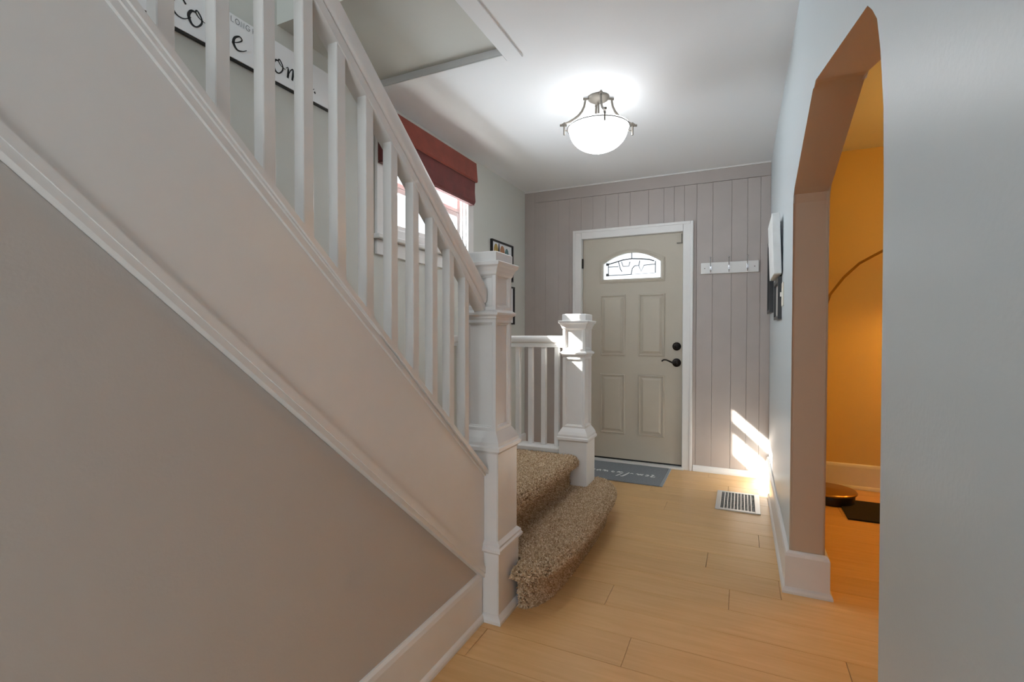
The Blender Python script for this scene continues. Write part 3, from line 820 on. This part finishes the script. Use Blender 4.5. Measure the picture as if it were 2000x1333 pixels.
for f in bowl.data.polygons:      # inside of the bowl
    c = f.center
    if (Vector((c.x, c.y, 0))).dot(f.normal) + (c.z-ZR-0.1)*f.normal.z < 0: f.material_index = 1
bm = bmesh.new(); tube(bm, [((RB+0.0095)*math.cos(2*math.pi*i/48), (RB+0.0095)*math.sin(2*math.pi*i/48), ZR+0.004) for i in range(49)], 0.0034, 6, caps=False); build('rim_ring', bm, M_DARKRIM, cl, True)
bm = bmesh.new(); lathe(bm, [(0.014, ZB-0.002), (0.016, ZB-0.006), (0.008, ZB-0.012), (0.001, ZB-0.016)], (0, 0, 0), 16); build('finial', bm, M_BOWL, cl, True)
for k in range(4):
    a = YAW + k*math.pi/2; ca, sa = math.cos(a), math.sin(a)
    g = lambda r, z, t=0: (r*ca - t*sa, r*sa + t*ca, z)
    bm = bmesh.new()
    tube(bm, [g(r, z) for r, z in ((0.054, -0.012), (0.076, -0.012), (0.079, -0.03), (0.084, -0.056), (0.097, -0.084), (0.118, -0.110), (0.147, -0.132), (0.178, -0.150), (0.214, -0.163))], 0.0066, 8)
    tube(bm, [g(0.066, -0.012), g(0.090, -0.012)], 0.008, 8)
    build('arm', bm, M_NICKEL, cl, True)
    bm = bmesh.new()
    tube(bm, [g(0.200, -0.150), g(0.200, -0.222)], 0.0056, 8)
    tube(bm, [g(0.186, -0.166), g(0.226, -0.166)], 0.0068, 8)
    tube(bm, [g(0.176, -0.196), g(0.200, -0.196)], 0.003, 6)
    build('arm_end', bm, M_NICKEL, cl, True)
lb_ = light('ceiling_bulb', 'POINT', (-0.770, 2.850, H-0.235), 0.45, (0.98, 0.99, 1.0), 0.05)
lb_.parent = cl; lb_.location = (0, 0, -0.215)

# ------------------------------------------------------------------ coat rack on the door wall
ck = thing('coat_rack', 'white coat rack board with three chrome hooks beside the door', 'coat rack', (-0.095, D, 1.73))
bm = bmesh.new(); box(bm, -0.315, 0.124, D-0.018, D-0.0005, 1.684, 1.777, bev=0.003); local(ck, 'board', bm, M_TRIM)
for hx in (-0.238, -0.097, 0.041):
    bm = bmesh.new()
    tube(bm, [(hx, D-0.020, 1.745), (hx, D-0.028, 1.748), (hx, D-0.045, 1.752), (hx, D-0.058, 1.770), (hx, D-0.064, 1.798), (hx, D-0.066, 1.806)], 0.0036, 8)
    tube(bm, [(hx, D-0.022, 1.745), (hx, D-0.022, 1.712), (hx, D-0.030, 1.697), (hx, D-0.042, 1.695), (hx, D-0.049, 1.704), (hx, D-0.050, 1.710)], 0.0034, 8)
    box(bm, hx-0.007, hx+0.007, D-0.0215, D-0.0185, 1.712, 1.757)
    bmesh.ops.create_icosphere(bm, subdivisions=2, radius=0.0075, matrix=Matrix.Translation((hx, D-0.066, 1.811)))
    bmesh.ops.create_icosphere(bm, subdivisions=2, radius=0.006, matrix=Matrix.Translation((hx, D-0.050, 1.713)))
    local(ck, 'hook', bm, M_CHROME, True)
for hx in (-0.285, 0.094):
    bm = bmesh.new(); lathe(bm, [(0.0045, 0), (0.0045, 0.001), (0.001, 0.0016)], (hx, D-0.018, 1.730), 10, 'y'); local(ck, 'screw', bm, M_NICKEL)

# ------------------------------------------------------------------ doormat
MX0, MX1, MY0, MY1 = -1.235, -0.540, 3.895, 4.430
dm = thing('doormat', 'grey doormat with white script lettering lying before the front door', 'doormat', (MX0, MY0, 0))
bm = bmesh.new(); box(bm, MX0, MX1-0.022, MY0, MY1, 0.0005, 0.009, bev=0.002); local(dm, 'pile', bm, M_MAT)
bm = bmesh.new(); box(bm, MX1-0.0218, MX1, MY0, MY1, 0.0005, 0.0085, bev=0.002); local(dm, 'binding', bm, M_MATEDGE)
# the words face the door: (u, v) run along -x and -y
bm = bmesh.new(); MO = Vector((MX1-0.09, MY0+0.26, 0.0092)); MU, MV, MN = Vector((-1, 0, 0)), Vector((0, -1, 0)), Vector((0, 0, 1))
def ms(pts, wd=0.011): ribbon(bm, smooth_path(pts, 5), wd, MO, MU, MV, MN, 0.0004)
ms([(0, .03, .6), (.008, .055, .9), (.03, .05, 1.2), (.018, .0, 1.6), (.035, -.012, 1)])                      # r
ms([(.058, .02, .7), (.075, .04, 1.0), (.062, .045, 1.1), (.056, .012, 1.4), (.08, .0, .7)])                  # e
ms([(.10, .0, 1.0), (.108, .04, 1.0), (.12, .006, 1.2), (.132, .042, 1.0), (.145, .005, 1.2), (.158, .02, .6)])  # m
ms([(.178, .03, .9), (.19, .012, 1.2), (.20, .03, .9)])
ms([(.215, .0, 1.2), (.225, .045, 1.4), (.248, .125, 1.7), (.262, .118, .9)])
ms([(.262, .02, .8), (.272, .06, .9), (.290, .120, 1.3), (.298, .140, .7)])
ms([(.275, -.008, .8), (.290, .03, 1.5), (.30, .0, 1.6), (.312, .038, .8)])
ms([(.335, .02, 1.0), (.345, .045, 1.3), (.357, .02, 1.4), (.345, .004, 1.0)])
ms([(.39, .05, 1.0), (.402, .008, 1.3), (.414, .048, 1.0)]); ms([(.414, .05, .8), (.424, -.005, 1.3), (.436, .03, .8)])
ms([(.452, .05, .9), (.462, .004, 1.4), (.480, .045, 1.3), (.484, .01, .8)])
ms([(.505, .03, 1.0), (.515, .01, 1.7), (.527, .03, 1.2)])
ms([(.548, .05, .9), (.562, .02, 1.6), (.55, .0, 1.2), (.57, .03, .8)])
local(dm, 'lettering', bm, M_PRINT)

# ------------------------------------------------------------------ floor register
VX0, VX1, VY0, VY1 = -0.152, 0.124, 3.566, 3.985
fr = thing('floor_register', 'steel floor heating register with ten rows of dark slots', 'vent', (VX0, VY0, 0))
bm = bmesh.new()
fx, fy = 0.032, 0.028
box(bm, VX0, VX0+fx, VY0, VY1, 0.0004, 0.008, bev=0.002); box(bm, VX1-fx, VX1, VY0, VY1, 0.0004, 0.008, bev=0.002)
box(bm, VX0+fx, VX1-fx, VY0, VY0+fy, 0.0004, 0.008, bev=0.0015); box(bm, VX0+fx, VX1-fx, VY1-fy, VY1, 0.0004, 0.008, bev=0.0015)
local(fr, 'frame', bm, M_STEEL)
bm = bmesh.new(); box(bm, VX0+fx-0.002, VX1-fx+0.002, VY0+fy-0.002, VY1-fy+0.002, 0.0003, 0.0015); local(fr, 'damper', bm, M_DARK)
pitch = (VX1-VX0-2*fx)/10
for k in range(1, 10):
    xc = VX0+fx+pitch*k; bm = bmesh.new(); box(bm, xc-0.0024, xc+0.0024, VY0+fy, VY1-fy, 0.0015, 0.0072, bev=0.0008, seg=1); local(fr, 'bar', bm, M_STEEL)
bm = bmesh.new()
for k in range(1, 15):
    yc = VY0+fy+(VY1-VY0-2*fy)*k/15
    for j in range(10):
        xa = VX0+fx+pitch*j+0.0034; box(bm, xa, xa+pitch-0.0068, yc-0.0012, yc+0.0012, 0.0016, 0.0048)
o = local(fr, 'cross_wires', bm, M_STEEL); o['kind'] = 'stuff'

# ------------------------------------------------------------------ things on the right wall
pf = thing('picture_frame', 'taller black framed picture on right wall nearest the door wall corner', 'picture', (R, 4.18, 1.335))
def rframe(t, y0, y1, z0, z1, depth, fw):
    bm = bmesh.new(); x0, x1 = R-depth, R-0.001
    box(bm, x0, x1, y0, y0+fw, z0, z1); box(bm, x0, x1, y1-fw, y1, z0, z1); box(bm, x0, x1, y0+fw, y1-fw, z0, z0+fw*0.7); box(bm, x0, x1, y0+fw, y1-fw, z1-fw, z1)
    local(t, 'frame', bm, M_BLACK)
    bm = bmesh.new(); box(bm, R-0.008, R-0.001, y0+fw, y1-fw, z0+fw*0.7, z1-fw); local(t, 'sheet', bm, mat('print_pale_grey', (186, 184, 180), .6, var=.12, vscale=8))
rframe(pf, 4.00, 4.37, 1.335, 1.885, 0.026, 0.030)
pg = thing('picture_frame', 'small black framed picture on the right wall just below the white plaque', 'picture', (R, 3.3, 1.27))
rframe(pg, 3.20, 3.60, 1.268, 1.508, 0.020, 0.026)
ws = thing('wall_plaque', 'thick white marbled plaque leaning out from the right wall above black picture', 'plaque', (R, 3.3, 1.52))
bm = bmesh.new(); box(bm, -0.020, 0.020, 3.13, 3.57, 1.520, 1.860, bev=0.003)
bm.transform(Matrix.Translation((R-0.026, 0, 1.52)) @ Matrix.Rotation(math.radians(-2.2), 4, 'Y') @ Matrix.Translation((0, 0, -1.52)))
local(ws, 'panel', bm, mat('marbled_white', (226, 228, 228), .5, var=.05, vscale=14))
bm = bmesh.new(); tube(bm, [(R-0.022, 3.35, 1.835), (R-0.001, 3.35, 1.85)], 0.002, 6); local(ws, 'hanger', bm, M_BLACK)
sw = thing('light_switch', 'cream light switch plate on the right wall near the archway', 'light switch', (R, 3.10, 1.4))
bm = bmesh.new(); box(bm, R-0.007, R-0.0005, 3.055, 3.135, 1.335, 1.465, bev=0.002); local(sw, 'plate', bm, mat('switch_cream', (236, 232, 218), .4))
bm = bmesh.new(); box(bm, R-0.016, R-0.007, 3.090, 3.100, 1.388, 1.412, bev=0.002); local(sw, 'toggle', bm, M_TRIM)

# ------------------------------------------------------------------ second room: arc lamp, rug
al = thing('arc_floor_lamp', 'brass arc floor lamp with round base seen through the archway', 'floor lamp', (0.575, 4.10, 0))
bm = bmesh.new(); lathe(bm, [(0.150, 0.0005), (0.152, 0.006), (0.152, 0.058), (0.150, 0.062)], (0, 0, 0), 40); build('base', bm, M_BLACK, al, True)
bm = bmesh.new(); lathe(bm, [(0.158, 0.0622), (0.166, 0.068), (0.166, 0.076), (0.160, 0.082), (0.03, 0.088), (0.001, 0.089)], (0, 0, 0), 40); build('base_plate', bm, M_BRASS, al, True)
bm = bmesh.new()
ap = [(-0.09, 0, 0.085), (-0.09, 0, 0.5), (-0.088, 0, 0.95), (-0.066, 0, 1.25), (-0.012, 0, 1.455), (0.07, 0, 1.575), (0.16, 0, 1.668), (0.29, 0, 1.745), (0.46, 0, 1.81), (0.66, 0, 1.83), (0.86, 0, 1.79), (1.0, 0, 1.70), (1.06, 0, 1.60)]
tube(bm, [p[:3] for p in [(q[0], q[1], q[2]) for q in ap]], 0.009, 10); build('arc_pole', bm, M_BRASS, al, True)
bm = bmesh.new()
sh = [(0.02, 1.62), (0.06, 1.60), (0.12, 1.55), (0.155, 1.48), (0.165, 1.42)]
lathe(bm, sh + [(r-0.004, z-0.001) for r, z in sh[::-1]], (1.06, 0, 0), 32); build('dome_shade', bm, M_BRASS, al, True)
bm = bmesh.new(); bmesh.ops.create_icosphere(bm, subdivisions=2, radius=0.03, matrix=Matrix.Translation((1.06, 0, 1.50))); build('bulb', bm, M_BULB, al, True)
l1 = light('arc_lamp_bulb', 'POINT', (0, 0, 0), 20.0, (1.0, 0.48, 0.09), 0.04); l1.parent = al; l1.location = (1.06, 0, 1.45)
light('far_room_lamp', 'POINT', (1.5, 3.3, 2.1), 10.0, (1.0, 0.55, 0.13), 0.12)
rg = tag(None or boxm('rug', M_RUG, None, 0.625, 2.3, 3.72, 4.14, 0.0004, 0.010), 'black rug on the floor of the room beyond the archway', 'rug')
